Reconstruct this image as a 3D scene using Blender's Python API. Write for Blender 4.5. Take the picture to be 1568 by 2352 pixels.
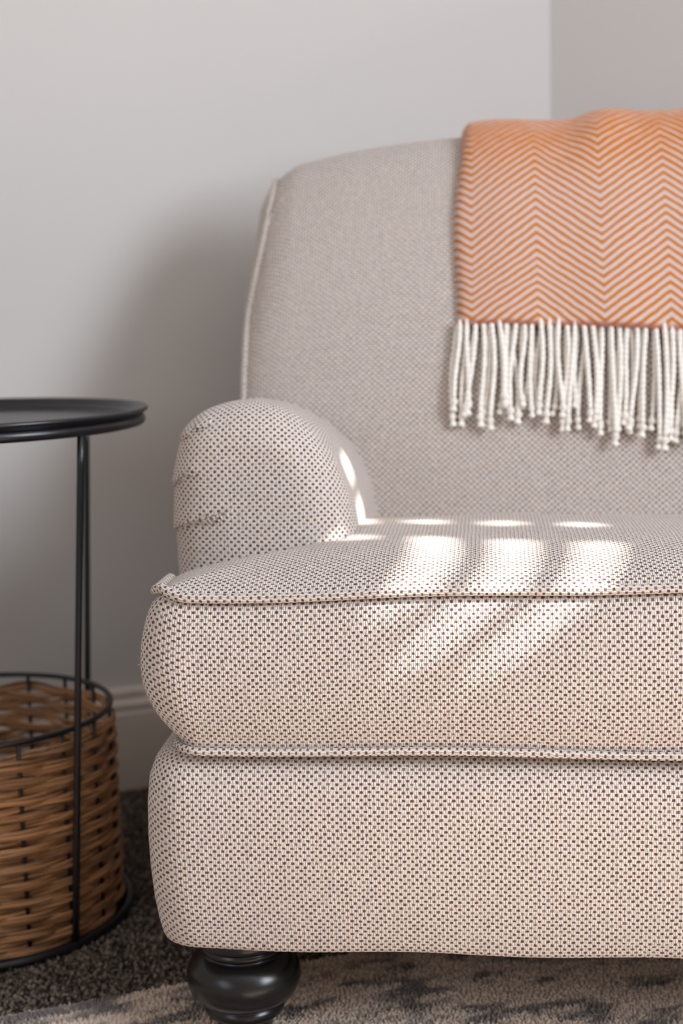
import bpy, math, random
import numpy as np
from mathutils import Matrix, Vector

for o in list(bpy.data.objects):
    bpy.data.objects.remove(o)
SC = bpy.context.scene
COL = SC.collection
rnd = random.Random(7)
R_ = math.radians

# ------------------------------------------------------------------ camera
EYE = 0.655
PITCH, ROLL = R_(8.5), R_(1.4)
cam_data = bpy.data.cameras.new('camera')
cam = bpy.data.objects.new('camera', cam_data)
COL.objects.link(cam)
fwd = Vector((0, math.cos(PITCH), -math.sin(PITCH)))
up0 = Vector((0, math.sin(PITCH), math.cos(PITCH)))
rt0 = Vector((1, 0, 0))
rt = math.cos(ROLL) * rt0 - math.sin(ROLL) * up0
up = math.sin(ROLL) * rt0 + math.cos(ROLL) * up0
cam.matrix_world = Matrix(((rt.x, up.x, -fwd.x, 0), (rt.y, up.y, -fwd.y, 0), (rt.z, up.z, -fwd.z, EYE), (0, 0, 0, 1)))
cam_data.sensor_fit = 'VERTICAL'
cam_data.sensor_height = 36.0
cam_data.sensor_width = 24.0
cam_data.lens = 50.0
cam_data.clip_start = 0.02
cam_data.dof.use_dof = True
cam_data.dof.focus_distance = 1.135
cam_data.dof.aperture_fstop = 4.2
SC.camera = cam

# ------------------------------------------------------------------ light
world = bpy.data.worlds.new('world')
SC.world = world
world.use_nodes = True
bgn = world.node_tree.nodes['Background']
bgn.inputs[0].default_value = (1.0, 0.87, 0.75, 1)
bgn.inputs[1].default_value = 0.50

SUN_TRAVEL = Vector((-1.0, 0.42, -0.80)).normalized()      # direction the sunlight travels
sun_d = bpy.data.lights.new('sun', 'SUN')
sun_d.energy = 22.0
sun_d.angle = R_(0.55)
sun_d.color = (1.0, 0.96, 0.91)
sun = bpy.data.objects.new('sun', sun_d)
sun.rotation_euler = SUN_TRAVEL.to_track_quat('-Z', 'Y').to_euler()
sun.location = (3, -1, 3)
COL.objects.link(sun)

WIN_X, WIN_Y0, WIN_Y1, WIN_Z0, WIN_Z1 = 2.0, -1.15, 0.75, 0.60, 2.25
day_d = bpy.data.lights.new('window_daylight', 'AREA')
day_d.shape = 'RECTANGLE'
day_d.size = 1.25
day_d.size_y = 1.15
day_d.energy = 80.0
day_d.color = (0.82, 0.90, 1.0)
day = bpy.data.objects.new('window_daylight', day_d)
day.location = (WIN_X - 0.12, -0.20, 1.52)
day.rotation_euler = Vector((-1, 0, 0)).to_track_quat('-Z', 'Z').to_euler()
COL.objects.link(day)

day2_d = bpy.data.lights.new('side_window_daylight', 'AREA')
day2_d.shape = 'RECTANGLE'
day2_d.size, day2_d.size_y = 0.9, 1.3
day2_d.energy = 9.0
day2_d.color = (0.72, 0.84, 1.0)
day2 = bpy.data.objects.new('side_window_daylight', day2_d)
day2.location = (-1.7, -0.9, 1.35)
day2.rotation_euler = Vector((0.72, 0.68, -0.12)).to_track_quat('-Z', 'Z').to_euler()
COL.objects.link(day2)

vs = SC.view_settings
vs.view_transform = 'Standard'
vs.look = 'None'
vs.gamma = 1.0
vs.exposure = 0.0
vs.use_curve_mapping = False


# ------------------------------------------------------------------ node helper
def lin(c):
    c = [x / 255.0 for x in c]
    return tuple((x / 12.92 if x <= 0.04045 else ((x + 0.055) / 1.055) ** 2.4) for x in c) + (1.0,)


class NT:
    def __init__(s, name):
        s.m = bpy.data.materials.new(name)
        s.m.use_nodes = True
        s.t = s.m.node_tree
        s.b = s.t.nodes['Principled BSDF']

    def new(s, kind, **kw):
        n = s.t.nodes.new(kind)
        for k, v in kw.items():
            setattr(n, k, v)
        return n

    def put(s, sock, v):
        if isinstance(v, bpy.types.NodeSocket):
            s.t.links.new(v, sock)
        else:
            sock.default_value = v

    def M(s, op, a, b=0.0, c=0.0):
        n = s.new('ShaderNodeMath', operation=op)
        s.put(n.inputs[0], a)
        s.put(n.inputs[1], b)
        s.put(n.inputs[2], c)
        return n.outputs[0]

    def sm(s, v, lo, hi, a=0.0, b=1.0):
        n = s.new('ShaderNodeMapRange', interpolation_type='SMOOTHSTEP')
        for i, x in enumerate((v, lo, hi, a, b)):
            s.put(n.inputs[i], x)
        return n.outputs[0]

    def mix(s, f, a, b):
        n = s.new('ShaderNodeMix', data_type='RGBA')
        s.put(n.inputs[0], f)
        s.put(n.inputs[6], a)
        s.put(n.inputs[7], b)
        return n.outputs[2]

    def noise(s, vec, scale, detail=2.0, rough=0.5):
        n = s.new('ShaderNodeTexNoise')
        if vec is not None:
            s.put(n.inputs['Vector'], vec)
        n.inputs['Scale'].default_value = scale
        n.inputs['Detail'].default_value = detail
        n.inputs['Roughness'].default_value = rough
        return n.outputs['Fac']

    def coord(s, which):
        return s.new('ShaderNodeTexCoord').outputs[which]

    def xyz(s, v):
        n = s.new('ShaderNodeSeparateXYZ')
        s.put(n.inputs[0], v)
        return n.outputs

    def bump(s, h, strength, dist):
        n = s.new('ShaderNodeBump')
        n.inputs['Strength'].default_value = strength
        n.inputs['Distance'].default_value = dist
        s.put(n.inputs['Height'], h)
        s.t.links.new(n.outputs[0], s.b.inputs['Normal'])

    def base(s, c):
        s.put(s.b.inputs['Base Color'], c)

    def set(s, **kw):
        for k, v in kw.items():
            s.b.inputs[k.replace('_', ' ')].default_value = v
        return s.m


# ------------------------------------------------------------------ materials
def mat_fabric():
    n = NT('woven_fabric')
    uv = n.coord('UV')
    wob = n.noise(uv, 260.0, 1.0)
    wob2 = n.noise(uv, 40.0, 1.0)
    x, y, _ = n.xyz(uv)
    w = n.M('MULTIPLY', n.M('SUBTRACT', wob, 0.5), 0.0013)
    w2 = n.M('MULTIPLY', n.M('SUBTRACT', wob2, 0.5), 0.0022)
    a = n.M('DIVIDE', n.M('ADD', x, n.M('ADD', w, w2)), 0.00343)
    b = n.M('DIVIDE', n.M('ADD', y, n.M('SUBTRACT', w, w2)), 0.00320)
    fa, fb = n.M('FRACT', a), n.M('FRACT', b)
    par = n.M('FLOORED_MODULO', n.M('ADD', n.M('FLOOR', a), n.M('FLOOR', b)), 2.0)
    da = n.M('ABSOLUTE', n.M('SUBTRACT', fa, 0.5))
    db = n.M('ABSOLUTE', n.M('SUBTRACT', fb, 0.5))
    rect = n.M('MULTIPLY', n.M('MULTIPLY', n.sm(da, 0.34, 0.47, 1, 0), n.sm(db, 0.27, 0.40, 1, 0)), par)
    cell = n.new('ShaderNodeCombineXYZ')
    n.put(cell.inputs[0], n.M('FLOOR', a))
    n.put(cell.inputs[1], n.M('FLOOR', b))
    wn = n.new('ShaderNodeTexWhiteNoise', noise_dimensions='2D')
    n.put(wn.inputs['Vector'], cell.outputs[0])
    rcell = wn.outputs['Value']
    rect = n.M('MULTIPLY', rect, n.sm(rcell, 0.0, 0.5, 0.78, 1.0))
    weft = n.M('MULTIPLY', n.sm(n.M('COSINE', n.M('MULTIPLY', fb, 2 * math.pi * 3.0)), 0.3, 0.9), n.sm(da, 0.08, 0.2))
    split = n.M('MULTIPLY', n.sm(da, 0.025, 0.085, 0.85, 0.0), n.sm(n.noise(uv, 180.0, 0.0), 0.35, 0.6, 0.25, 1.0))
    side = n.sm(fa, 0.45, 0.55)
    vary = n.noise(uv, 500.0, 0.0)
    cream = n.mix(side, lin((225, 203, 184)), lin((206, 201, 199)))
    cream = n.mix(n.sm(vary, 0.3, 0.7), cream, lin((228, 218, 209)))
    dark = n.mix(n.M('MULTIPLY', weft, n.M('MULTIPLY', rcell, 0.75)), lin((84, 62, 61)), lin((190, 164, 154)))
    c = n.mix(rect, cream, dark)
    c = n.mix(n.M('MULTIPLY', split, n.M('SUBTRACT', 1.0, n.M('MULTIPLY', rect, 0.3))), c, lin((98, 78, 76)))
    n.base(c)
    ya = n.M('ABSOLUTE', n.M('SUBTRACT', n.M('FRACT', n.M('MULTIPLY', fa, 2.0)), 0.5))
    h = n.M('MULTIPLY', n.M('SUBTRACT', 1.0, n.M('MULTIPLY', n.M('MULTIPLY', ya, ya), 3.2)),
            n.sm(db, 0.30, 0.62, 1.0, 0.45))
    h = n.M('MULTIPLY', h, n.M('SUBTRACT', 1.0, n.M('MULTIPLY', rect, 0.65)))
    n.bump(h, 0.6, 0.0010)
    return n.set(Roughness=0.88, Specular_IOR_Level=0.15, Sheen_Weight=0.12, Sheen_Roughness=0.5)


def mat_throw():
    n = NT('zigzag_wool')
    uv = n.coord('UV')
    x, y, _ = n.xyz(uv)
    wob = n.M('MULTIPLY', n.M('SUBTRACT', n.noise(uv, 60.0, 2.0), 0.5), 0.0035)
    a = n.M('PINGPONG', n.M('SUBTRACT', x, 0.1005), 0.0705)
    v = n.M('SUBTRACT', n.M('ADD', y, wob), n.M('MULTIPLY', a, 0.86))
    f = n.M('FRACT', n.M('DIVIDE', v, 0.0108))
    d = n.M('ABSOLUTE', n.M('SUBTRACT', f, 0.5))
    graze_widen = n.M('MULTIPLY', n.sm(y, 0.16, 0.27), n.M('ADD', n.M('MULTIPLY', n.noise(uv, 38.0, 3.0), 0.22), 0.02))  # orange stripes widened near the top fold to paint in its grazing-angle look
    stripe = n.sm(n.M('SUBTRACT', d, graze_widen), 0.18, 0.30, 1, 0)
    vary = n.noise(uv, 420.0, 1.0)
    pale = n.mix(vary, lin((200, 178, 172)), lin((218, 202, 198)))
    orange = n.mix(vary, lin((184, 99, 18)), lin((209, 126, 30)))
    c = n.mix(stripe, pale, orange)
    hem = n.sm(y, 0.002, 0.007, 0.75, 0.0)
    c = n.mix(hem, c, lin((178, 104, 78)))
    n.base(c)
    h = n.M('ADD', n.M('MULTIPLY', stripe, 0.5), vary)
    n.bump(h, 0.35, 0.0010)
    return n.set(Roughness=0.9, Specular_IOR_Level=0.1, Sheen_Weight=0.25, Sheen_Roughness=0.5)


def mat_wool_cream():
    n = NT('cream_yarn')
    uv = n.coord('UV')
    x, y, _ = n.xyz(uv)
    tw = n.M('SINE', n.M('ADD', n.M('MULTIPLY', y, 2 * math.pi / 0.006), n.M('MULTIPLY', x, 2 * math.pi * 2)))
    n.base(n.mix(n.M('MULTIPLY', n.M('ADD', tw, 1.0), 0.25), lin((250, 244, 236)), lin((232, 218, 202))))
    n.bump(tw, 0.5, 0.0006)
    return n.set(Roughness=0.92, Specular_IOR_Level=0.1, Sheen_Weight=0.2)


def mat_wall():
    n = NT('wall_paint')
    p = n.coord('Object')
    f = n.noise(p, 3.0, 2.0)
    n.base(n.mix(f, lin((203, 198, 194)), lin((207, 202, 198))))
    n.bump(n.noise(p, 700.0, 2.0), 0.06, 0.0006)
    return n.set(Roughness=0.75, Specular_IOR_Level=0.25)


def mat_plain(name, rgb, rough, spec=0.5, grain=0.0, scale=300.0, coat=0.0):
    n = NT(name)
    p = n.coord('Object')
    f = n.noise(p, scale, 2.0)
    k = tuple(max(0, c - 8) for c in rgb)
    n.base(n.mix(f, lin(k), lin(rgb)))
    if grain:
        n.bump(f, grain, 0.0006)
    n.b.inputs['Coat Weight'].default_value = coat
    n.b.inputs['Coat Roughness'].default_value = 0.25
    return n.set(Roughness=rough, Specular_IOR_Level=spec)


def mat_wicker():
    n = NT('wicker_strand')
    uv = n.coord('UV')
    r = n.new('ShaderNodeObjectInfo').outputs['Random']
    mp = n.new('ShaderNodeCombineXYZ')
    x, y, _ = n.xyz(uv)
    n.put(mp.inputs[0], n.M('MULTIPLY', x, 18.0))
    n.put(mp.inputs[1], n.M('MULTIPLY', y, 3.0))
    n.put(mp.inputs[2], n.M('MULTIPLY', r, 50.0))
    f = n.noise(mp.outputs[0], 1.2, 3.0, 0.6)
    f2 = n.noise(mp.outputs[0], 9.0, 1.0)
    c = n.mix(n.sm(f, 0.3, 0.7), lin((104, 72, 48)), lin((200, 148, 102)))
    c = n.mix(n.sm(f2, 0.5, 0.75), c, lin((170, 136, 106)))
    n.base(c)
    n.bump(f2, 0.3, 0.0006)
    return n.set(Roughness=0.6, Specular_IOR_Level=0.35)


def mat_carpet():
    n = NT('charcoal_carpet')
    p = n.coord('Object')
    f = n.noise(p, 210.0, 1.0)
    g = n.noise(p, 60.0, 2.0)
    c = n.mix(n.sm(f, 0.35, 0.72), lin((44, 40, 38)), lin((158, 143, 130)))
    c = n.mix(n.M('MULTIPLY', g, 0.4), c, lin((56, 52, 49)))
    n.base(c)
    return n.set(Roughness=0.95, Specular_IOR_Level=0.05)


def mat_rug():
    n = NT('mottled_rug')
    p = n.coord('Object')
    s = n.new('ShaderNodeMapping')
    n.put(s.inputs[0], p)
    s.inputs['Scale'].default_value = (1.0, 2.6, 1.0)
    f = n.noise(s.outputs[0], 15.0, 5.0, 0.62)
    g = n.noise(p, 45.0, 4.0, 0.7)
    h = n.noise(p, 600.0, 1.0)
    m = n.sm(n.M('ADD', n.M('MULTIPLY', f, 0.72), n.M('MULTIPLY', g, 0.28)), 0.47, 0.60)
    c = n.mix(m, lin((226, 206, 190)), lin((112, 108, 108)))
    c = n.mix(n.M('MULTIPLY', h, 0.35), c, lin((160, 146, 134)))
    n.base(c)
    return n.set(Roughness=0.95, Specular_IOR_Level=0.05, Sheen_Weight=0.1)


FAB, THROW, YARN, WALL = mat_fabric(), mat_throw(), mat_wool_cream(), mat_wall()
TRIM = mat_plain('trim_paint', (226, 214, 204), 0.5, 0.4)
CEIL = mat_plain('ceiling_paint', (235, 233, 230), 0.9, 0.2)
METAL = mat_plain('black_metal', (24, 24, 28), 0.28, 0.5, 0.08, 900.0)
LEGM = mat_plain('black_lacquer', (20, 19, 21), 0.27, 0.5, 0.02, 60.0)
WICK, CARPET, RUGM = mat_wicker(), mat_carpet(), mat_rug()
DUST = mat_plain('black_lining', (22, 21, 21), 0.95, 0.1)


# ------------------------------------------------------------------ mesh helpers
def mesh_obj(name, V, Fc, mat, parent=None, UV=None, smooth=True):
    me = bpy.data.meshes.new(name)
    V = np.asarray(V, float)
    me.from_pydata([tuple(v) for v in V], [], [tuple(int(i) for i in f) for f in Fc])
    if UV is not None:
        lay = me.uv_layers.new(name='UVMap')
        idx = np.zeros(len(me.loops), int)
        me.loops.foreach_get('vertex_index', idx)
        lay.data.foreach_set('uv', np.asarray(UV, float)[idx].astype(np.float32).ravel())
    me.materials.append(mat)
    if smooth:
        me.polygons.foreach_set('use_smooth', [True] * len(me.polygons))
    me.update()
    o = bpy.data.objects.new(name, me)
    COL.objects.link(o)
    if parent is not None:
        o.parent = parent
    return o


def grid_faces(nr, nc, closed_c=False, closed_r=False, off=0, flip=False):
    out = []
    for i in range(nr if closed_r else nr - 1):
        for j in range(nc if closed_c else nc - 1):
            a = off + i * nc + j
            b = off + i * nc + (j + 1) % nc
            c = off + ((i + 1) % nr) * nc + (j + 1) % nc
            d = off + ((i + 1) % nr) * nc + j
            out.append((d, c, b, a) if flip else (a, b, c, d))
    return out


def tube(path, r, n=8, closed=False, cap=True):
    """sweep a circle along a path; returns V, F, UV (around, along)"""
    P = np.asarray(path, float)
    m = len(P)
    rr = np.full(m, r) if np.isscalar(r) else np.asarray(r, float)
    if closed:
        T = np.roll(P, -1, 0) - np.roll(P, 1, 0)
    else:
        T = np.gradient(P, axis=0)
    T /= np.linalg.norm(T, axis=1)[:, None] + 1e-12
    ref = np.array([0, 0, 1.0]) if abs(T[0][2]) < 0.9 else np.array([1.0, 0, 0])
    N = np.zeros_like(P)
    nv = ref - T[0] * (ref @ T[0])
    N[0] = nv / np.linalg.norm(nv)
    for i in range(1, m):
        nv = N[i - 1] - T[i] * (N[i - 1] @ T[i])
        N[i] = nv / np.linalg.norm(nv)
    B = np.cross(T, N)
    ang = np.linspace(0, 2 * np.pi, n, endpoint=False)
    V = (P[:, None, :] + rr[:, None, None] * (np.cos(ang)[None, :, None] * N[:, None, :] + np.sin(ang)[None, :, None] * B[:, None, :])).reshape(-1, 3)
    s = np.concatenate([[0], np.cumsum(np.linalg.norm(np.diff(P, axis=0), axis=1))])
    UV = np.stack(np.broadcast_arrays(ang[None, :] * rr[:, None], s[:, None]), -1).reshape(-1, 2)
    Fc = grid_faces(m, n, closed_c=True, closed_r=closed)
    if cap and not closed:
        Fc.append(tuple(range(n))[::-1])
        Fc.append(tuple(range((m - 1) * n, m * n)))
    return V, Fc, UV


def join(parts):
    V, Fc, UV, off = [], [], [], 0
    for v, f, u in parts:
        V.append(v)
        UV.append(u)
        Fc += [tuple(i + off for i in q) for q in f]
        off += len(v)
    return np.concatenate(V), Fc, np.concatenate(UV)


def lathe(prof, n=48):
    P = np.asarray(prof, float)
    ang = np.linspace(0, 2 * np.pi, n, endpoint=False)
    V = np.stack([P[:, None, 0] * np.cos(ang), P[:, None, 0] * np.sin(ang), np.broadcast_to(P[:, None, 1], (len(P), n))], -1).reshape(-1, 3)
    Fc = grid_faces(len(P), n, closed_c=True)
    return V, Fc, np.zeros((len(V), 2))


def catmull(P, k=8, closed=False):
    P = np.asarray(P, float)
    n = len(P)
    out = []
    for i in range(n if closed else n - 1):
        p = [P[(i + d) % n] if closed else P[min(max(i + d, 0), n - 1)] for d in (-1, 0, 1, 2)]
        for t in np.linspace(0, 1, k, endpoint=False):
            out.append(0.5 * (2 * p[1] + (p[2] - p[0]) * t + (2 * p[0] - 5 * p[1] + 4 * p[2] - p[3]) * t * t + (3 * p[1] - p[0] - 3 * p[2] + p[3]) * t ** 3))
    if not closed:
        out.append(P[-1])
    return np.array(out)


def tag(o, label=None, cat=None, group=None, kind=None):
    for k, v in (('label', label), ('category', cat), ('group', group), ('kind', kind)):
        if v:
            o[k] = v
    return o


def empty(name, loc=(0, 0, 0), rz=0.0, **kw):
    o = bpy.data.objects.new(name, None)
    o.location = loc
    o.rotation_euler = (0, 0, rz)
    o.empty_display_size = 0.05
    COL.objects.link(o)
    return tag(o, **kw)


def box(name, lo, hi, mat, parent=None, bev=0.0):
    x0, y0, z0 = lo
    x1, y1, z1 = hi
    V = [(x0, y0, z0), (x1, y0, z0), (x1, y1, z0), (x0, y1, z0), (x0, y0, z1), (x1, y0, z1), (x1, y1, z1), (x0, y1, z1)]
    Fc = [(3, 2, 1, 0), (4, 5, 6, 7), (0, 1, 5, 4), (1, 2, 6, 5), (2, 3, 7, 6), (3, 0, 4, 7)]
    o = mesh_obj(name, V, Fc, mat, parent, smooth=False)
    if bev:
        b = o.modifiers.new('bevel', 'BEVEL')
        b.width = bev
        b.segments = 2
    return o


def smooth01(x):
    x = np.clip(x, 0, 1)
    return x * x * (3 - 2 * x)


# ------------------------------------------------------------------ room
CORNER = np.array([0.3106, 2.084])
LW = R_(19.0)       # left wall runs back-left from the corner
RW = R_(-24.0)      # right wall runs forward-right from the corner
ldir = np.array([-math.cos(LW), -math.sin(LW)])
rdir = np.array([math.cos(RW), math.sin(RW)])
rlen = (WIN_X - CORNER[0]) / rdir[0]
C2 = CORNER + rdir * rlen
LEND = CORNER + ldir * 2.6
H = 2.5


def wall_slab(name, a, b, inward, z0=0.0, z1=H, th=0.1, mat=WALL):
    """a wall standing on the line a-b with its face on that line and its thickness behind it"""
    a, b = np.asarray(a, float), np.asarray(b, float)
    o = -np.asarray(inward, float) * th
    q = [a, b, b + o, a + o]
    V = [(p[0], p[1], z) for z in (z0, z1) for p in q]
    Fc = [(0, 1, 2, 3), (7, 6, 5, 4), (0, 4, 5, 1), (1, 5, 6, 2), (2, 6, 7, 3), (3, 7, 4, 0)]
    return tag(mesh_obj(name, V, Fc, mat, smooth=False), kind='structure')


nl = np.array([math.sin(LW), -math.cos(LW)])          # into the room
nr = np.array([math.sin(RW), -math.cos(RW)])
wall_slab('wall_left', LEND, CORNER, nl)
wall_slab('wall_right', CORNER, C2, nr)
# window wall: four pieces around the opening
wx = WIN_X
Vw, Fw = [], []
for (y0, y1, z0, z1) in ((WIN_Y1, C2[1] + 0.05, 0, H), (-2.2, WIN_Y0, 0, H), (WIN_Y0, WIN_Y1, 0, WIN_Z0), (WIN_Y0, WIN_Y1, WIN_Z1, H)):
    k = len(Vw)
    Vw += [(x, y, z) for z in (z0, z1) for (x, y) in ((wx, y0), (wx + 0.12, y0), (wx + 0.12, y1), (wx, y1))]
    Fw += [tuple(k + i for i in f) for f in ((0, 3, 2, 1), (4, 5, 6, 7), (0, 1, 5, 4), (1, 2, 6, 5), (2, 3, 7, 6), (3, 0, 4, 7))]
tag(mesh_obj('wall_window', Vw, Fw, WALL, smooth=False), kind='structure')
fl = box('floor', (-2.6, -2.2, -0.05), (2.3, 2.6, 0.0), CARPET)
tag(fl, kind='structure')
tag(box('ceiling', (-2.6, -2.2, H), (2.3, 2.6, H + 0.05), CEIL), kind='structure')

# window frame and blind (outside the frame; they shape the sunlight)
wf = tag(empty('window_1', (wx, (WIN_Y0 + WIN_Y1) / 2, WIN_Z0)), kind='structure')
hw, hh = (WIN_Y1 - WIN_Y0) / 2, WIN_Z1 - WIN_Z0
for nm, lo, hi in (('frame', (0.02, -hw, 0), (0.08, -hw + 0.05, hh)), ('frame', (0.02, hw - 0.05, 0), (0.08, hw, hh)),
                   ('frame', (0.02, -hw, 0), (0.08, hw, 0.05)), ('frame', (0.02, -hw, hh - 0.05), (0.08, hw, hh)),
                   ('sill', (-0.10, -hw - 0.04, -0.03), (0.0, hw + 0.04, 0.0))):
    box(nm, lo, hi, TRIM, wf)
# closed shutter slats; one narrow band stays ajar and lets the low sun through in thin blades
PITCHZ, SLIT_Z0 = 0.0535, 1.8335
blind_x0, blind_x1 = -0.055, -0.047
n0 = int(math.ceil((SLIT_Z0 - WIN_Z0) / PITCHZ)) + 1
for k in range(-n0, 11):
    zc = SLIT_Z0 + k * PITCHZ                   # a slit would be centred here; the slat hangs from it to the next
    lo_gap = 0.0125 if 0 <= k <= 4 else -0.001
    hi_gap = 0.0125 if 0 <= k + 1 <= 4 else -0.001
    za, zb = zc + lo_gap - WIN_Z0, zc + PITCHZ - hi_gap - WIN_Z0
    spans = [(-hw, hw)]
    if 1.0 < zc < 1.58:                         # opening added so sun on the floor bounces onto the sofa front
        spans = [(-hw, -0.62 - (WIN_Y0 + WIN_Y1) / 2), (0.16 - (WIN_Y0 + WIN_Y1) / 2, hw)]
    for ya, yb in spans:
        box('blind_slat', (blind_x0, ya, za), (blind_x1, yb, zb), TRIM, wf)
yc = (WIN_Y0 + WIN_Y1) / 2  # unseen pieces added to trim the sun streaks; middle ones follow an inferred mullion
for (ya, yb, za, zb) in ((WIN_Y0, 0.305, 1.78, 1.975), (0.455, 0.528, 1.78, 1.975), (0.552, WIN_Y1, 1.78, 1.975), (0.305, 0.323, 1.80, 1.86),
                         (WIN_Y0, 0.43, 1.975, 2.02), (0.455, 0.515, 1.975, 2.02), (0.575, WIN_Y1, 1.975, 2.02),
                         (WIN_Y0, 0.515, 2.02, 2.08), (0.575, WIN_Y1, 2.02, 2.08)):
    box('blind_sun_mask', (blind_x1, ya - yc, za - WIN_Z0), (blind_x1 + 0.008, yb - yc, zb - WIN_Z0), TRIM, wf)


def baseboard(name, a, b, inward):
    a, b, n = (np.asarray(v, float) for v in (a, b, inward))
    prof = [(0.0, 0.002), (0.016, 0.002), (0.016, 0.108), (0.0145, 0.110), (0.013, 0.1135), (0.0155, 0.1165), (0.0155, 0.122), (0.0125, 0.1255),
            (0.009, 0.128), (0.009, 0.131), (0.0115, 0.1335), (0.0115, 0.139), (0.008, 0.142), (0.0, 0.1425)]
    V = []
    for p in (a, b):
        V += [(p[0] + n[0] * d, p[1] + n[1] * d, z) for d, z in prof]
    m = len(prof)
    Fc = [(i, i + 1, m + i + 1, m + i) for i in range(m - 1)]
    Fc += [tuple(range(m)), tuple(range(2 * m - 1, m - 1, -1))]
    return tag(mesh_obj(name, V, Fc, TRIM, smooth=False), kind='structure')


baseboard('baseboard_left', LEND, CORNER, nl)
baseboard('baseboard_right', CORNER, C2, nr)

# carpet loops, only where the carpet can be seen
def blobs(name, pts, size, mat, parent=None, seed=1, up=1.0):
    """thousands of little rounded loops joined in one mesh"""
    r = np.random.RandomState(seed)
    n = len(pts)
    ring = np.array([[1, 0, 0], [0.3, 0.95, 0], [-0.81, 0.59, 0], [-0.81, -0.59, 0], [0.3, -0.95, 0]])
    tpl = np.concatenate([ring * 1.0 + [0, 0, 0.0], ring * 0.72 + [0, 0, 0.62], [[0, 0, 1.0]]])
    tf = []
    for i in range(5):
        j = (i + 1) % 5
        tf += [(i, j, 5 + j), (i, 5 + j, 5 + i), (5 + i, 5 + j, 10)]
    tf = np.array(tf)
    a = r.rand(n) * 6.283
    sx = size * (0.7 + 0.6 * r.rand(n))
    sz = size * up * (0.7 + 0.7 * r.rand(n))
    ca, sa = np.cos(a), np.sin(a)
    lean = (r.rand(n, 2) - 0.5) * 0.9
    x = tpl[None, :, 0] * sx[:, None]
    y = tpl[None, :, 1] * sx[:, None] * 0.8
    z = tpl[None, :, 2] * sz[:, None]
    X = ca[:, None] * x - sa[:, None] * y + pts[:, None, 0] + lean[:, :1] * z
    Y = sa[:, None] * x + ca[:, None] * y + pts[:, None, 1] + lean[:, 1:] * z
    Z = z + pts[:, None, 2]
    V = np.stack([X, Y, Z], -1).reshape(-1, 3)
    Fc = (tf[None] + (np.arange(n) * 11)[:, None, None]).reshape(-1, 3)
    me = bpy.data.meshes.new(name)
    me.vertices.add(len(V))
    me.vertices.foreach_set('co', V.astype(np.float32).ravel())
    me.loops.add(len(Fc) * 3)
    me.loops.foreach_set('vertex_index', Fc.astype(np.int32).ravel())
    me.polygons.add(len(Fc))
    me.polygons.foreach_set('loop_start', (np.arange(len(Fc)) * 3).astype(np.int32))
    me.update(calc_edges=True)
    me.polygons.foreach_set('use_smooth', [True] * len(Fc))
    me.materials.append(mat)
    o = bpy.data.objects.new(name, me)
    COL.objects.link(o)
    if parent is not None:
        o.parent = parent
    return tag(o, kind='stuff')


RUG_A = np.array([-0.3275, 1.2338])
RUG_ANG = R_(18.9)
rug_t = np.array([math.cos(RUG_ANG), math.sin(RUG_ANG)])
rug_n = np.array([math.sin(RUG_ANG), -math.cos(RUG_ANG)])       # towards the camera
rs = np.random.RandomState(3)
gx, gy = np.meshgrid(np.arange(-0.75, 0.30, 0.0052), np.arange(1.05, 2.0, 0.0052))
pts = np.stack([gx.ravel(), gy.ravel(), np.zeros(gx.size)], 1)
pts[:, :2] += (rs.rand(len(pts), 2) - 0.5) * 0.005
dr = (pts[:, :2] - RUG_A) @ rug_n
dw = (pts[:, :2] - CORNER) @ nl
pts = pts[(dr < 0.0) & (dw > 0.02)]
carpet = blobs('carpet_pile', pts, 0.0034, CARPET, fl, 5, 1.5)

# ------------------------------------------------------------------ rug
rug = empty('rug', (RUG_A[0], RUG_A[1], 0), RUG_ANG, label='beige rug with mottled grey pattern lying under the sofa front', cat='rug')
RL, RD, RH = 2.2, 1.5, 0.007
o = box('backing', (-0.9, -RD, 0.0005), (1.05, 0.0, RH), RUGM, rug, 0.002)
gx, gy = np.meshgrid(np.arange(-0.10, 0.85, 0.0032), np.arange(-0.42, -0.001, 0.0032))
pts = np.stack([gx.ravel(), gy.ravel(), np.full(gx.size, RH - 0.001)], 1)
pts[:, :2] += (rs.rand(len(pts), 2) - 0.5) * 0.0035
blobs('rug_pile', pts, 0.0021, RUGM, rug, 9, 1.7)

# ------------------------------------------------------------------ sofa
SOFA_A = R_(-6.0)
sofa = empty('sofa', (0, 1.12, 0), SOFA_A, label='cream sofa in brown flecked basket weave with piped bench cushion and turned black feet', cat='sofa')
XL, XR = -0.160, 0.94          # outer outline of the seat, left and right
WID = XR - XL


def outline(off=0.0, xl=XL, xr=XR, y0=0.006, y1=0.66, r=0.036, step=0.006):
    """rounded rectangle in plan, starting mid-left, running round the front to the right and back"""
    r = max(r + off, 0.004)
    a, b, c, d = xl - off, xr + off, y0 - off, y1 + off
    P = []
    for y in np.arange(d - r, c + r, -0.012):
        P.append((a, y))
    for t in np.linspace(math.pi, 1.5 * math.pi, 12):
        P.append((a + r + r * math.cos(t), c + r + r * math.sin(t)))
    for x in np.linspace(a + r, b - r, 90)[1:-1]:
        P.append((x, c))
    for t in np.linspace(1.5 * math.pi, 2 * math.pi, 12):
        P.append((b - r + r * math.cos(t), c + r + r * math.sin(t)))
    for y in np.arange(c + r, d - r, 0.012)[1:]:
        P.append((b, y))
    for t in np.linspace(0, 0.5 * math.pi, 6):
        P.append((b - r + r * math.cos(t), d - r + r * math.sin(t)))
    for t in np.linspace(0.5 * math.pi, math.pi, 6):
        P.append((a + r + r * math.cos(t), d - r + r * math.sin(t)))
    return np.array(P)


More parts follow.
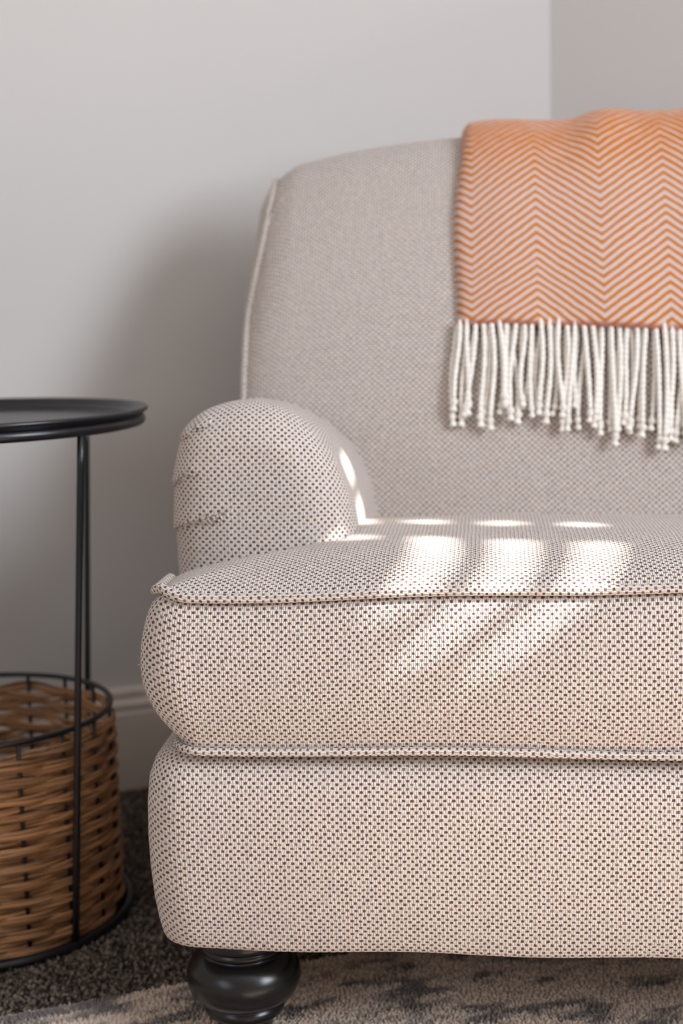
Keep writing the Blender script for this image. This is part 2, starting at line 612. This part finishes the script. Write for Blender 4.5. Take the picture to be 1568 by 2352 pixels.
def resample(P, n, closed=True):
    Q = np.vstack([P, P[:1]]) if closed else P
    s = np.concatenate([[0], np.cumsum(np.linalg.norm(np.diff(Q, axis=0), axis=1))])
    t = np.linspace(0, s[-1], n, endpoint=not closed)
    return np.stack([np.interp(t, s, Q[:, i]) for i in range(Q.shape[1])], 1), t


# --- seat rail (upholstered base)
prof = [(-0.030, 0.1160), (-0.0015, 0.1128), (0.0008, 0.1135), (0.0026, 0.1175), (0.0050, 0.129), (0.0080, 0.148), (0.0103, 0.175), (0.0112, 0.205), (0.0104, 0.235),
        (0.0078, 0.257), (0.0015, 0.273), (-0.009, 0.282), (-0.026, 0.2865)]
ref = outline(0.0, xl=XL - 0.007)
# analytic offset: push the reference outline along its normal so the rings match one to one
tan = np.roll(ref, -1, 0) - np.roll(ref, 1, 0)
tan /= np.linalg.norm(tan, axis=1)[:, None] + 1e-9
nor = np.stack([tan[:, 1], -tan[:, 0]], 1)
if (nor[0] @ np.array([-1, 0])) < 0:
    nor = -nor
arc = np.concatenate([[0], np.cumsum(np.linalg.norm(np.diff(ref, axis=0), axis=1))])
V, UV = [], []
sl = 0.0
for k, (off, z) in enumerate(prof):
    if k:
        sl += math.hypot(off - prof[k - 1][0], z - prof[k - 1][1])
    wav = 0.0012 * np.sin(ref[:, 0] * 31.0) if k < 4 else 0.0
    V.append(np.column_stack([ref + nor * off, np.full(len(ref), z) + wav]))
    UV.append(np.column_stack([arc, np.full(len(ref), sl)]))
V, UV = np.concatenate(V), np.concatenate(UV)
Fc = grid_faces(len(prof), len(ref), closed_c=True)
Fc.append(tuple(range(len(ref)))[::-1])
Fc.append(tuple(range((len(prof) - 1) * len(ref), len(prof) * len(ref))))
mesh_obj('seat_rail', V, Fc, FAB, sofa, UV)
ins = outline(-0.035)
mesh_obj('dust_cover', np.column_stack([ins, np.full(len(ins), 0.1165)]), [tuple(range(len(ins)))[::-1]], DUST, sofa, smooth=False)

# --- seat cushion
ZB, ZT = 0.2900, 0.4185
EAR = 0.140
NECK = -0.011
MIDX = (XL + XR) / 2


def zseam(x):
    d = np.abs(np.asarray(x) - MIDX) / (WID / 2)
    return ZT + 0.0075 * (1 - smooth01((d - 0.15) / 0.85))


def xl_of(y):
    y = np.asarray(y, float)
    r = 0.034
    x = np.full_like(y, XL)
    f = np.clip(r - y, 0, r)
    x = x + r - np.sqrt(np.maximum(r * r - f * f, 0))
    t = smooth01((y - (EAR - 0.02)) / 0.02)
    return x * (1 - t) + NECK * t


YS = np.concatenate([0.034 * (1 - np.cos(np.linspace(0, math.pi / 2, 12))), np.linspace(0.034, EAR - 0.021, 20)[1:], np.linspace(EAR - 0.02, EAR, 8), np.linspace(EAR, 0.425, 34)[1:]])
SSm = np.linspace(0, 1, 150)
SSm = 0.5 * (SSm + (0.5 - 0.5 * np.cos(np.pi * SSm)))
V, UV = [], []
for y in YS:
    a = float(xl_of(y))
    x = a + (2 * (MIDX - a)) * SSm
    e = np.minimum(x - XL, (2 * MIDX - XL) - x)
    e = np.maximum(e, 0)
    ed = np.minimum(np.full_like(x, y), e)
    crown = 0.027 * (1 - np.exp(-ed / 0.045)) * smooth01((0.432 - y) / 0.21)
    crown *= 0.78 + 0.22 * smooth01((x - XL) / 0.22) * smooth01((2 * MIDX - XL - x) / 0.22)
    z = zseam(x) * (1 - smooth01(y / 0.25)) + (ZT + 0.001) * smooth01(y / 0.25) + crown
    z = z - 0.0025 * np.exp(-ed / 0.004)
    z = z - 0.034 * smooth01((y - 0.085) / 0.055) * np.exp(-np.maximum(e - 0.02, 0) / 0.05) * smooth01((0.19 - y) / 0.03)
    z = z + 0.0012 * np.sin(x * 23 + y * 17)
    V.append(np.column_stack([x, np.full_like(x, y), z]))
    UV.append(np.column_stack([x, np.full_like(x, y * 1.02)]))
nt = len(YS)
top_edge = [v.copy() for v in V]
Vt, UVt = np.concatenate(V), np.concatenate(UV)
Ft = grid_faces(nt, len(SSm))
# perimeter: back-left corner -> along left edge to front -> front -> right edge -> back-right
left = [top_edge[i][0] for i in range(nt - 1, 0, -1)]
front = list(top_edge[0])
right = [top_edge[i][-1] for i in range(1, nt)]
per = np.array(left + front + right)
tan = np.gradient(per[:, :2], axis=0)
tan /= np.linalg.norm(tan, axis=1)[:, None] + 1e-9
nor = np.stack([tan[:, 1], -tan[:, 0]], 1)
arc = np.concatenate([[0], np.cumsum(np.linalg.norm(np.diff(per[:, :2], axis=0), axis=1))])
NPF = 22
Vw, UVw = [], []
for k in range(NPF):
    t = k / (NPF - 1)                         # 0 top seam .. 1 bottom seam
    off = 0.0105 * math.sin(math.pi * min(1, t * 1.05)) ** 0.75 if t < 0.95 else 0.0
    off = off * (1 + 0.55 * np.abs(nor[:, :1])) - (0.004 + 0.012 * np.abs(nor[:, :1])) * max(0, (t - 0.50) / 0.50) ** 2.4 - 0.0042 * math.exp(-t / 0.022)
    zb = ZB + 0.0012 * np.sin(per[:, 0] * 19)
    z = (per[:, 2] - 0.001) * (1 - t) + zb * t
    Vw.append(np.column_stack([per[:, :2] + nor * off, z]))
    UVw.append(np.column_stack([arc + XL - 0.3, np.full(len(per), 0.5 - t * 0.135)]))
bot = Vw[-1]
Vw, UVw = np.concatenate(Vw), np.concatenate(UVw)
Fw = grid_faces(NPF, len(per), flip=True)
Vb = np.column_stack([bot[:, :2] - nor * 0.004, bot[:, 2] - 0.001])
V, Fc, UV = join([(Vt, Ft, UVt), (Vw, Fw, UVw), (Vb, [tuple(range(len(Vb)))[::-1]], Vb[:, :2])])
cushion = mesh_obj('seat_cushion', V, Fc, FAB, sofa, UV)
pt = np.column_stack([per[:, :2] + nor * 0.0012, per[:, 2] + 0.0022])
seen = np.where((per[:, 1] < 0.125))[0]                 # beyond this the welt is tucked under the arms
pv, pf, pu = tube(resample(pt[seen], 520, False)[0], 0.0042, 10)
mesh_obj('piping', pv, pf, FAB, cushion, pu[:, ::1])
pb = np.column_stack([bot[:, :2] + nor * 0.0028, bot[:, 2] - 0.0012])
pv, pf, pu = tube(resample(pb, 520, False)[0], 0.0036, 10)
mesh_obj('piping', pv, pf, FAB, cushion, pu)

# stray fibres standing off the cushion and its piping
rf = np.random.RandomState(11)
cand = np.concatenate([np.column_stack([per[:, :2], per[:, 2] + 0.005, nor, np.full(len(per), 0.5)]), np.column_stack([bot[:, :2] + nor * 0.005, bot[:, 2] - 0.003, nor, np.full(len(per), -0.6)])]
                      + [np.column_stack([Vw[k * len(per):(k + 1) * len(per)], nor, np.zeros(len(per))]) for k in range(2, NPF - 1)])
keep = (cand[:, 0] < 0.5) & (cand[:, 1] < 0.12)
cand = cand[keep]
sel = cand[rf.randint(0, len(cand), 3200)]
FV, FF = [], []
for q, (x0, y0, z0, nx_, ny_, nz_) in enumerate(sel):
    d = np.array([nx_, ny_, nz_]) + rf.randn(3) * 0.7
    d /= np.linalg.norm(d)
    b0 = np.array([x0, y0, z0]) + np.array([rf.randn() * 0.001, rf.randn() * 0.001, rf.randn() * 0.002])
    ln = 0.0012 + 0.0030 * rf.rand() ** 2
    sd_ = np.cross(d, rf.randn(3))
    sd_ = sd_ / np.linalg.norm(sd_) * 0.00006
    mid = b0 + d * ln * 0.55
    tip = b0 + d * ln + rf.randn(3) * ln * 0.25
    k = len(FV)
    FV += [b0 - sd_, b0 + sd_, mid + sd_, mid - sd_, tip]
    FF += [(k, k + 1, k + 2, k + 3), (k + 3, k + 2, k + 4)]
tag(mesh_obj('stray_fibres', FV, FF, YARN, cushion, np.zeros((len(FV), 2))), kind='stuff')

# --- arms: rounded section lofted from a domed front to the back
ARM_SEC = catmull([(-0.170, 0.275), (-0.173, 0.34), (-0.1745, 0.42), (-0.1755, 0.47), (-0.173, 0.505), (-0.165, 0.534), (-0.150, 0.552), (-0.128, 0.562), (-0.100, 0.565), (-0.070, 0.558),
                   (-0.043, 0.538), (-0.022, 0.505), (-0.009, 0.465), (-0.003, 0.42), (-0.002, 0.36), (-0.004, 0.275)], 16)


def make_arm(mirror):
    C0 = np.array([-0.085, 0.33])
    tn = np.gradient(ARM_SEC, axis=0)
    tn /= np.linalg.norm(tn, axis=1)[:, None]
    nn = np.stack([-tn[:, 1], tn[:, 0]], 1)
    YF = 0.138
    rows, uvs = [], []
    # front cap, from the centre out: inset rings then a rolled edge
    RR = 0.044
    in_g = ARM_SEC - nn * RR * (1 - math.sin(0.25))
    for f in np.linspace(0.02, 0.96, 30):
        q = C0 + (in_g - C0) * f
        rows.append(np.column_stack([q[:, 0], np.full(len(q), YF + 0.0043 - 0.0075 + 0.0075 * f * f), q[:, 1]]))
        uvs.append(q)
    for a in np.linspace(0.25, math.pi / 2, 12):
        ins_ = RR * (1 - math.sin(a))
        q = ARM_SEC - nn * ins_
        y = YF + 0.003 + RR * (1 - math.cos(a))
        rows.append(np.column_stack([q[:, 0], np.full(len(q), y), q[:, 1]]))
        uvs.append(in_g + nn * (RR * (a - 0.25)))
    yend = rows[-1][0][1]
    for y in np.linspace(yend, 0.60, 34)[1:]:
        t = (y - yend) / (0.60 - yend)
        q = ARM_SEC.copy()
        drop = 0.050 * smooth01((y - 0.19) / 0.42)
        hgt = np.clip((q[:, 1] - 0.40) / 0.16, 0, 1)
        q[:, 1] -= drop * hgt
        q[:, 0] += 0.0 * t
        rows.append(np.column_stack([q[:, 0], np.full(len(q), y), q[:, 1]]))
        uvs.append(in_g + nn * (RR * (math.pi / 2 - 0.25) + y - yend))
    nr_, nc_ = len(rows), len(ARM_SEC)
    V, UV = np.concatenate(rows), np.concatenate(uvs)
    # gathered pleats on the outer shoulder: shallow steps running towards the front
    for (px, pz, ln, sl_) in ((-0.150, 0.535, 0.062, 0.55), (-0.160, 0.497, 0.042, 0.52), (-0.150, 0.453, 0.070, 0.30)):
        dx = V[:, 0] - (-0.178)
        zl = pz + sl_ * (dx - 0.02)
        d = V[:, 2] - zl
        w = smooth01((ln - dx) / (ln * 0.45)) * smooth01((V[:, 1] - (YF - 0.02)) / 0.01) * smooth01((0.25 - V[:, 1]) / 0.08)
        amp = 0.0028 * w * np.exp(-np.maximum(d, 0) / 0.016) * (d > 0)
        V[:, 1] -= amp * 0.9
        V[:, 0] -= amp * 0.9
    Fc = grid_faces(nr_, nc_, flip=False)
    Fc.append(tuple(range(nc_)))
    if mirror:
        V[:, 0] = 2 * MIDX - V[:, 0]
        Fc = [f[::-1] for f in Fc]
    return mesh_obj('arm', V, Fc, FAB, sofa, UV)


arm = make_arm(False)
make_arm(True)

# fold lines of the pleats: narrow piped lips lying on the shoulder
ARM_V = np.array([v.co[:] for v in arm.data.vertices])
ARM_V = ARM_V[ARM_V[:, 1] < 0.21]


def on_arm_front(x, z):
    """front surface depth of the arm dome near (x, z)"""
    d = np.hypot(ARM_V[:, 0] - x, ARM_V[:, 2] - z)
    q = np.argsort(d)[:4]
    w = 1.0 / (d[q] + 1e-4)
    return float((ARM_V[q, 1] * w).sum() / w.sum())


for pts2 in ([(-0.1690, 0.522), (-0.163, 0.5305), (-0.152, 0.539), (-0.138, 0.5440), (-0.123, 0.5465)],
             [(-0.1745, 0.486), (-0.168, 0.4945), (-0.159, 0.5015), (-0.149, 0.5070)],
             [(-0.1750, 0.448), (-0.167, 0.4535), (-0.152, 0.459), (-0.136, 0.4635), (-0.120, 0.4690)]):
    c = catmull(pts2, 6)
    P = np.array([(x, on_arm_front(x, z) - 0.0004, z) for x, z in c])
    rr = 0.0017 * np.sqrt(np.clip(np.linspace(1.0, 0.02, len(P)), 0, 1))
    pv, pf, pu = tube(P, rr, 8)
    mesh_obj('pleat', pv, pf, FAB, arm, pu)

# --- back
BP = catmull([(0.395, 0.33), (0.405, 0.40), (0.418, 0.47), (0.436, 0.55), (0.462, 0.63), (0.497, 0.705), (0.534, 0.768), (0.572, 0.815), (0.612, 0.840), (0.655, 0.838),
              (0.688, 0.812), (0.700, 0.765), (0.700, 0.65), (0.690, 0.45), (0.680, 0.25), (0.675, 0.14)], 6)
b_arc = np.concatenate([[0], np.cumsum(np.linalg.norm(np.diff(BP, axis=0), axis=1))])
ITOP = int(np.argmax(BP[:, 1]))


def ztop_drop(x):
    d = np.abs(np.asarray(x, float) - MIDX)
    dl = MIDX + 0.153 - d                         # distance in from the left (or right) edge
    kx = [0, 0.018, 0.03, 0.046, 0.107, 0.183, 0.236, 0.36, 0.6]
    kz = [0.070, 0.046, 0.036, 0.0265, 0.0135, 0.0045, 0.001, 0.0, 0.0]
    return np.interp(dl, kx, kz)


def back_pt(x, i):
    """surface of the back at lateral position x and profile index i (fractional ok)"""
    i = np.asarray(i, float)
    k = np.arange(len(BP))
    y = np.interp(i, k, BP[:, 0])
    z = np.interp(i, k, BP[:, 1])
    h = smooth01((z - 0.50) / 0.32)
    z = z - ztop_drop(x) * h
    dl = MIDX + 0.153 - np.abs(x - MIDX)
    y = y + 0.018 * np.exp(-np.maximum(dl, 0) / 0.020) * (i < ITOP + 4)
    y = y - 0.010 * smooth01(dl / 0.25) * np.exp(-((z - 0.56) / 0.14) ** 2)
    return np.stack(np.broadcast_arrays(x, y, z), -1)


def edge_x(i):
    z = np.interp(i, np.arange(len(BP)), BP[:, 1])
    t = smooth01((z - 0.66) / 0.18)
    return -0.153 + 0.020 * t


SX = np.linspace(0, 1, 120)
SX = 0.35 * SX + 0.65 * (0.5 - 0.5 * np.cos(np.pi * SX))
V, UV = [], []
for i in range(len(BP)):
    xe = edge_x(i)
    x = xe + 2 * (MIDX - xe) * SX
    V.append(back_pt(x, float(i)))
    UV.append(np.column_stack([x, np.full_like(x, b_arc[i])]))
edgeL = np.array([v[0] for v in V])
edgeR = np.array([v[-1] for v in V])
parts_ = [(np.concatenate(V), grid_faces(len(BP), len(SX)), np.concatenate(UV))]
# side panels, bulging outwards between the front and the rear edge
for ed, sg in ((edgeL, -1), (edgeR, 1)):
    fr = ed[:ITOP + 1]
    bk = ed[ITOP:][::-1]
    ta, tb = np.linspace(0, 1, 40), np.linspace(0, 1, 40)
    fr2 = np.stack([np.interp(ta, np.linspace(0, 1, len(fr)), fr[:, c]) for c in range(3)], 1)
    bk2 = np.stack([np.interp(tb, np.linspace(0, 1, len(bk)), bk[:, c]) for c in range(3)], 1)
    rows, uvs = [], []
    for q in range(40):
        w = np.linspace(0, 1, 14)[:, None]
        row = fr2[q] * (1 - w) + bk2[q] * w
        wid = np.linalg.norm(fr2[q] - bk2[q])
        row[:, 0] += sg * min(0.019, 0.16 * wid) * (np.sin(np.pi * w[:, 0]) ** 0.7)
        rows.append(row)
        uvs.append(np.column_stack([w[:, 0] * wid, row[:, 2]]))
    parts_.append((np.concatenate(rows), grid_faces(40, 14, flip=(sg > 0)), np.concatenate(uvs)))
V, Fc, UV = join(parts_)
back = mesh_obj('backrest', V, Fc, FAB, sofa, UV)
for ed in (edgeL, edgeR):
    e2 = ed.copy()
    e2[:, 0] += np.where(ed[:, 0] < MIDX, -0.0015, 0.0015)
    pv, pf, pu = tube(resample(e2[4:ITOP + 20], 260, False)[0], 0.0040, 8)
    mesh_obj('piping', pv, pf, FAB, back, pu)
# corner dart on the front of the back
ii = np.linspace(38.0, 41.0, 10)
xx = np.linspace(-0.141, -0.118, 10)
P = np.array([back_pt(x, i) for x, i in zip(xx, ii)])
P[:, 1] -= 0.0004
pv, pf, pu = tube(P, 0.0018 * np.sqrt(np.linspace(1, 0.03, 10)), 8)
mesh_obj('pleat', pv, pf, FAB, back, pu)

# --- feet
LEG_PROF = [(0.0, 0.1165), (0.037, 0.1165), (0.0385, 0.112), (0.0390, 0.1055), (0.0402, 0.1020), (0.0402, 0.0990), (0.0388, 0.0968), (0.0362, 0.0958), (0.0360, 0.0950), (0.0374, 0.0940),
            (0.0378, 0.0920), (0.0368, 0.0900), (0.0345, 0.0888), (0.0340, 0.0880), (0.0372, 0.0868), (0.0420, 0.0838), (0.0462, 0.0795), (0.0492, 0.0738), (0.0506, 0.0680), (0.0508, 0.0630),
            (0.0498, 0.0575), (0.0472, 0.0522), (0.0430, 0.0475), (0.0385, 0.0445), (0.0340, 0.0428), (0.0330, 0.0418), (0.0340, 0.0405), (0.0354, 0.0385), (0.0358, 0.0355), (0.0350, 0.0325),
            (0.0325, 0.0302), (0.0290, 0.0288), (0.0268, 0.0270), (0.0254, 0.022), (0.0242, 0.015), (0.0232, 0.0075), (0.0, 0.0075)]
for (lx, ly, z0) in ((-0.104, 0.062, 0.0), (2 * MIDX + 0.104, 0.062, 0.0), (-0.104, 0.60, -0.007), (2 * MIDX + 0.104, 0.60, -0.007)):
    lp = [(r, z if z > 0.02 else z + z0) for r, z in LEG_PROF]
    V, Fc, UV = lathe(lp, 56)
    V[:, 0] += lx
    V[:, 1] += ly
    mesh_obj('leg', V, Fc, LEGM, sofa, UV)

# ------------------------------------------------------------------ throw over the back
throw = empty('throw_blanket', (0, 1.12, 0), SOFA_A, label='orange and pale pink zigzag wool throw draped over the sofa back, cream fringe', cat='throw')
TX0, TX1 = 0.083, 0.56
kz = np.arange(len(BP))
front_z = BP[:ITOP + 1, 1]
I_HEM = float(np.interp(0.6215, front_z, np.arange(ITOP + 1)))
I_END = ITOP + 24.0


def throw_pt(x, i, lift):
    p = back_pt(x, i)
    e = 0.01
    q = back_pt(x, np.asarray(i, float) + e)
    t = q - p
    t /= np.linalg.norm(t, axis=-1)[..., None] + 1e-12
    nrm = np.stack([np.zeros_like(t[..., 0]), -t[..., 2], t[..., 1]], -1)
    return p + nrm * np.asarray(lift)[..., None]


ni, nj = 90, 110
I = np.linspace(I_HEM, I_END, ni)
S = np.linspace(0, 1, nj)
V, UV = [], []
sl = 0.0
prev = None
for r_i, i in enumerate(I):
    t = r_i / (ni - 1)
    zc = np.interp(i, kz, BP[:, 1])
    xe = TX0 + 0.006 * smooth01((zc - 0.74) / 0.1) - 0.004 * math.exp(-((zc - 0.73) / 0.06) ** 2)
    x = xe + (TX1 - xe) * S
    lift = 0.0125 * (1 - np.exp(-(S * (TX1 - xe)) / 0.004)) + 0.001
    lift = lift + 0.0016 * np.sin(x * 52 + 1.0) * (1 - 0.5 * t) + 0.0012 * np.sin(x * 21 + i * 0.11)
    topb = math.exp(-((i - (ITOP - 2)) / 9.0) ** 2)
    lift = lift + topb * (0.0035 + 0.007 * smooth01((x - 0.205) / 0.045))
    lift = lift + 0.004 * np.exp(-((x - 0.27 - 0.004 * (i - ITOP)) / 0.025) ** 2) * math.exp(-((i - ITOP + 6) / 8.0) ** 2)
    hemsag = -0.9 * smooth01((x - 0.08) / 0.3) * (1 - smooth01((i - I_HEM) / 6))
    p = throw_pt(x, i + hemsag, lift)
    if prev is not None:
        sl += np.linalg.norm(p[nj // 2] - prev[nj // 2])
    prev = p
    V.append(p)
    UV.append(np.column_stack([x, np.full(nj, sl)]))
hem_row = V[0].copy()
cloth = mesh_obj('cloth', np.concatenate(V), grid_faces(ni, nj), THROW, throw, np.concatenate(UV))
sd = cloth.modifiers.new('thickness', 'SOLIDIFY')
sd.thickness = 0.006
sd.offset = -1.0


def tassel(x, lean, ln, lift, seed):
    r = random.Random(seed)
    k = 16
    s = np.linspace(0, 1, k)
    hz = float(np.interp(x, hem_row[:, 0], hem_row[:, 2]))
    zs = hz + 0.002 - ln * s
    ii_ = np.interp(zs, front_z, np.arange(ITOP + 1))
    ph, am = r.uniform(0, 6.28), r.uniform(0.0008, 0.0030)
    xs = x + lean * s ** 1.3 + am * (np.sin(ph + s * r.uniform(3, 6)) - math.sin(ph))
    P = np.array([throw_pt(np.array(a), b, np.array(lift * (0.9 if q < 0.9 else 0.8))) for a, b, q in zip(xs, ii_, s)])
    rad = 0.0028 * (1 + 0.10 * np.sin(np.arange(k) * 2.4 + ph))
    rad[0] = 0.0017
    V, Fc, UV = tube(P[:-2], rad[:-2], 7)
    o = mesh_obj('tassel', V, Fc, YARN, throw, UV)
    # knot with a little tuft under it
    d = P[-1] - P[-4]
    d /= np.linalg.norm(d)
    side = np.array([d[2], 0, -d[0]])
    c0 = P[-3]
    kk = [c0 + d * a for a in (-0.0028, -0.0016, 0.0006, 0.0026, 0.0040, 0.0062, 0.0095, 0.0115)]
    kr = np.array([0.0020, 0.0042, 0.0050, 0.0040, 0.0022, 0.0034, 0.0048, 0.0026]) * r.uniform(0.8, 1.05)
    kk = np.array(kk) + np.outer(np.linspace(0, 1, 8) ** 2, side) * r.uniform(-0.003, 0.003)
    kv, kf, ku = tube(kk, kr, 7)
    mesh_obj('knot', kv, kf, YARN, o, ku)


x = TX0 + 0.004
n_t = 0
while x < TX1 - 0.003:
    tassel(x, rnd.uniform(-0.010, 0.006), rnd.uniform(0.092, 0.124) + 0.018 * smooth01((x - 0.15) / 0.15), 0.0115 + rnd.uniform(-0.001, 0.002), 100 + n_t)
    x += rnd.uniform(0.0078, 0.0102)
    n_t += 1
x = TX0 + 0.001
while x < TX1 - 0.003:
    tassel(x, rnd.uniform(-0.011, 0.005), rnd.uniform(0.086, 0.118) + 0.012 * smooth01((x - 0.15) / 0.15), 0.0055 + rnd.uniform(-0.001, 0.001), 400 + n_t)
    x += rnd.uniform(0.0095, 0.0135)
    n_t += 1

# ------------------------------------------------------------------ side table
D = 1.48
TBX, TBY = -0.2677 * D, D
table = empty('side_table', (TBX, TBY, 0), 0, label='round black metal tray side table with thin rod legs beside the sofa', cat='side table')
RT, RB = 0.1323 * D, 0.1061 * D
ZTOP = 0.5498
tp = [(0.0, ZTOP - 0.0135), (RT - 0.020, ZTOP - 0.0135), (RT - 0.013, ZTOP - 0.0115), (RT - 0.006, ZTOP - 0.004), (RT - 0.0035, ZTOP - 0.0008), (RT - 0.0015, ZTOP), (RT, ZTOP - 0.0012), (RT + 0.0002, ZTOP - 0.0035),
      (RT - 0.002, ZTOP - 0.0048), (RT - 0.009, ZTOP - 0.0115), (RT - 0.018, ZTOP - 0.0150), (0.0, ZTOP - 0.0150)]
V, Fc, UV = lathe(tp, 96)
mesh_obj('tray', V, Fc, METAL, table, UV)
RR_ = RT - 0.0085


def ring(rad, z, r, n=96):
    a = np.linspace(0, 2 * np.pi, n, endpoint=False)
    return tube(np.stack([rad * np.cos(a), rad * np.sin(a), np.full(n, z)], 1), r, 12, closed=True)


V, Fc, UV = ring(RR_, ZTOP - 0.0135, 0.0058)
mesh_obj('top_ring', V, Fc, METAL, table, UV)
V, Fc, UV = ring(RB - 0.005, 0.0065, 0.0060)
mesh_obj('base_ring', V, Fc, METAL, table, UV)
for tb, tt in ((-42, -38), (55, 55.5), (138, 142), (235, 235.5)):
    b_ = R_(tb)
    t_ = R_(tt)
    p0 = np.array([(RB - 0.005) * math.cos(b_), (RB - 0.005) * math.sin(b_), 0.0065])
    p1 = np.array([RR_ * math.cos(t_), RR_ * math.sin(t_), ZTOP - 0.0150])
    s = np.linspace(0, 1, 16)[:, None]
    P = p0 * (1 - s) + p1 * s
    bow = np.sin(np.pi * s[:, 0]) * 0.0005
    P[:, 0] -= bow * math.cos(b_)
    P[:, 1] -= bow * math.sin(b_)
    V, Fc, UV = tube(P, 0.0036, 12)
    mesh_obj('leg', V, Fc, METAL, table, UV)

# ------------------------------------------------------------------ basket
BR, BZ = 0.0958 * D, 0.2296
basket = empty('wicker_basket', (TBX, TBY, 0), 0, label='brown woven wicker basket with black wire rim under the side table', cat='basket')
V, Fc, UV = ring(BR, BZ, 0.0030)
mesh_obj('rim_wire', V, Fc, METAL, basket, UV)
NS = 18
a0 = R_(-60)
s_me = None
for k in range(NS):
    a = a0 + k * 2 * math.pi / NS
    P = np.array([(BR * math.cos(a), BR * math.sin(a), z) for z in (0.004, 0.08, 0.16, BZ)])
    V, Fc, UV = tube(P, 0.0022, 8)
    mesh_obj('stake', V, Fc, METAL, basket, UV)
V, Fc, UV = lathe([(0.0, 0.0055), (BR - 0.004, 0.0055), (BR - 0.002, 0.004), (BR - 0.002, 0.0015), (0.0, 0.0015)], 48)
mesh_obj('base', V, Fc, WICK, basket, UV)
NROW = 24
row_h = (BZ - 0.012 - 0.006) / NROW
for k in range(NROW):
    for sub in range(4):
        r = random.Random(k * 10 + sub)
        m = NS * 8
        a = np.linspace(0, 2 * np.pi, m, endpoint=False)
        ph = math.pi * (k % 2)
        amp = 0.0037
        rad = BR + 0.0005 + amp * np.sin((a - a0 + math.pi / NS) * NS / 2 + ph) * 1.0
        wob = sum(r.uniform(-0.0009, 0.0009) * np.sin(a * q + r.uniform(0, 6.28)) for q in (3, 5, 8, 13))
        z = 0.0065 + row_h * (k + 0.5) + (sub - 1.5) * row_h * 0.25 + wob * 1.3
        z = z + 0.0016 * np.cos((a - a0) * NS / 2 + ph + 0.6)
        rad = rad + (0.0010 if sub == 1 else 0.0) + wob * 0.5
        P = np.stack([rad * np.cos(a), rad * np.sin(a), z], 1)
        rr = (0.0017 + r.uniform(-0.0003, 0.0004)) * (1 + 0.12 * np.sin(a * 7 + k))
        V, Fc, UV = tube(P, rr, 6, closed=True)
        UV[:, 1] = np.repeat(a * BR, 6)
        UV[:, 0] = np.tile(np.arange(6) / 6.0 * 0.012, m)
        mesh_obj('strand', V, Fc, WICK, basket, UV)
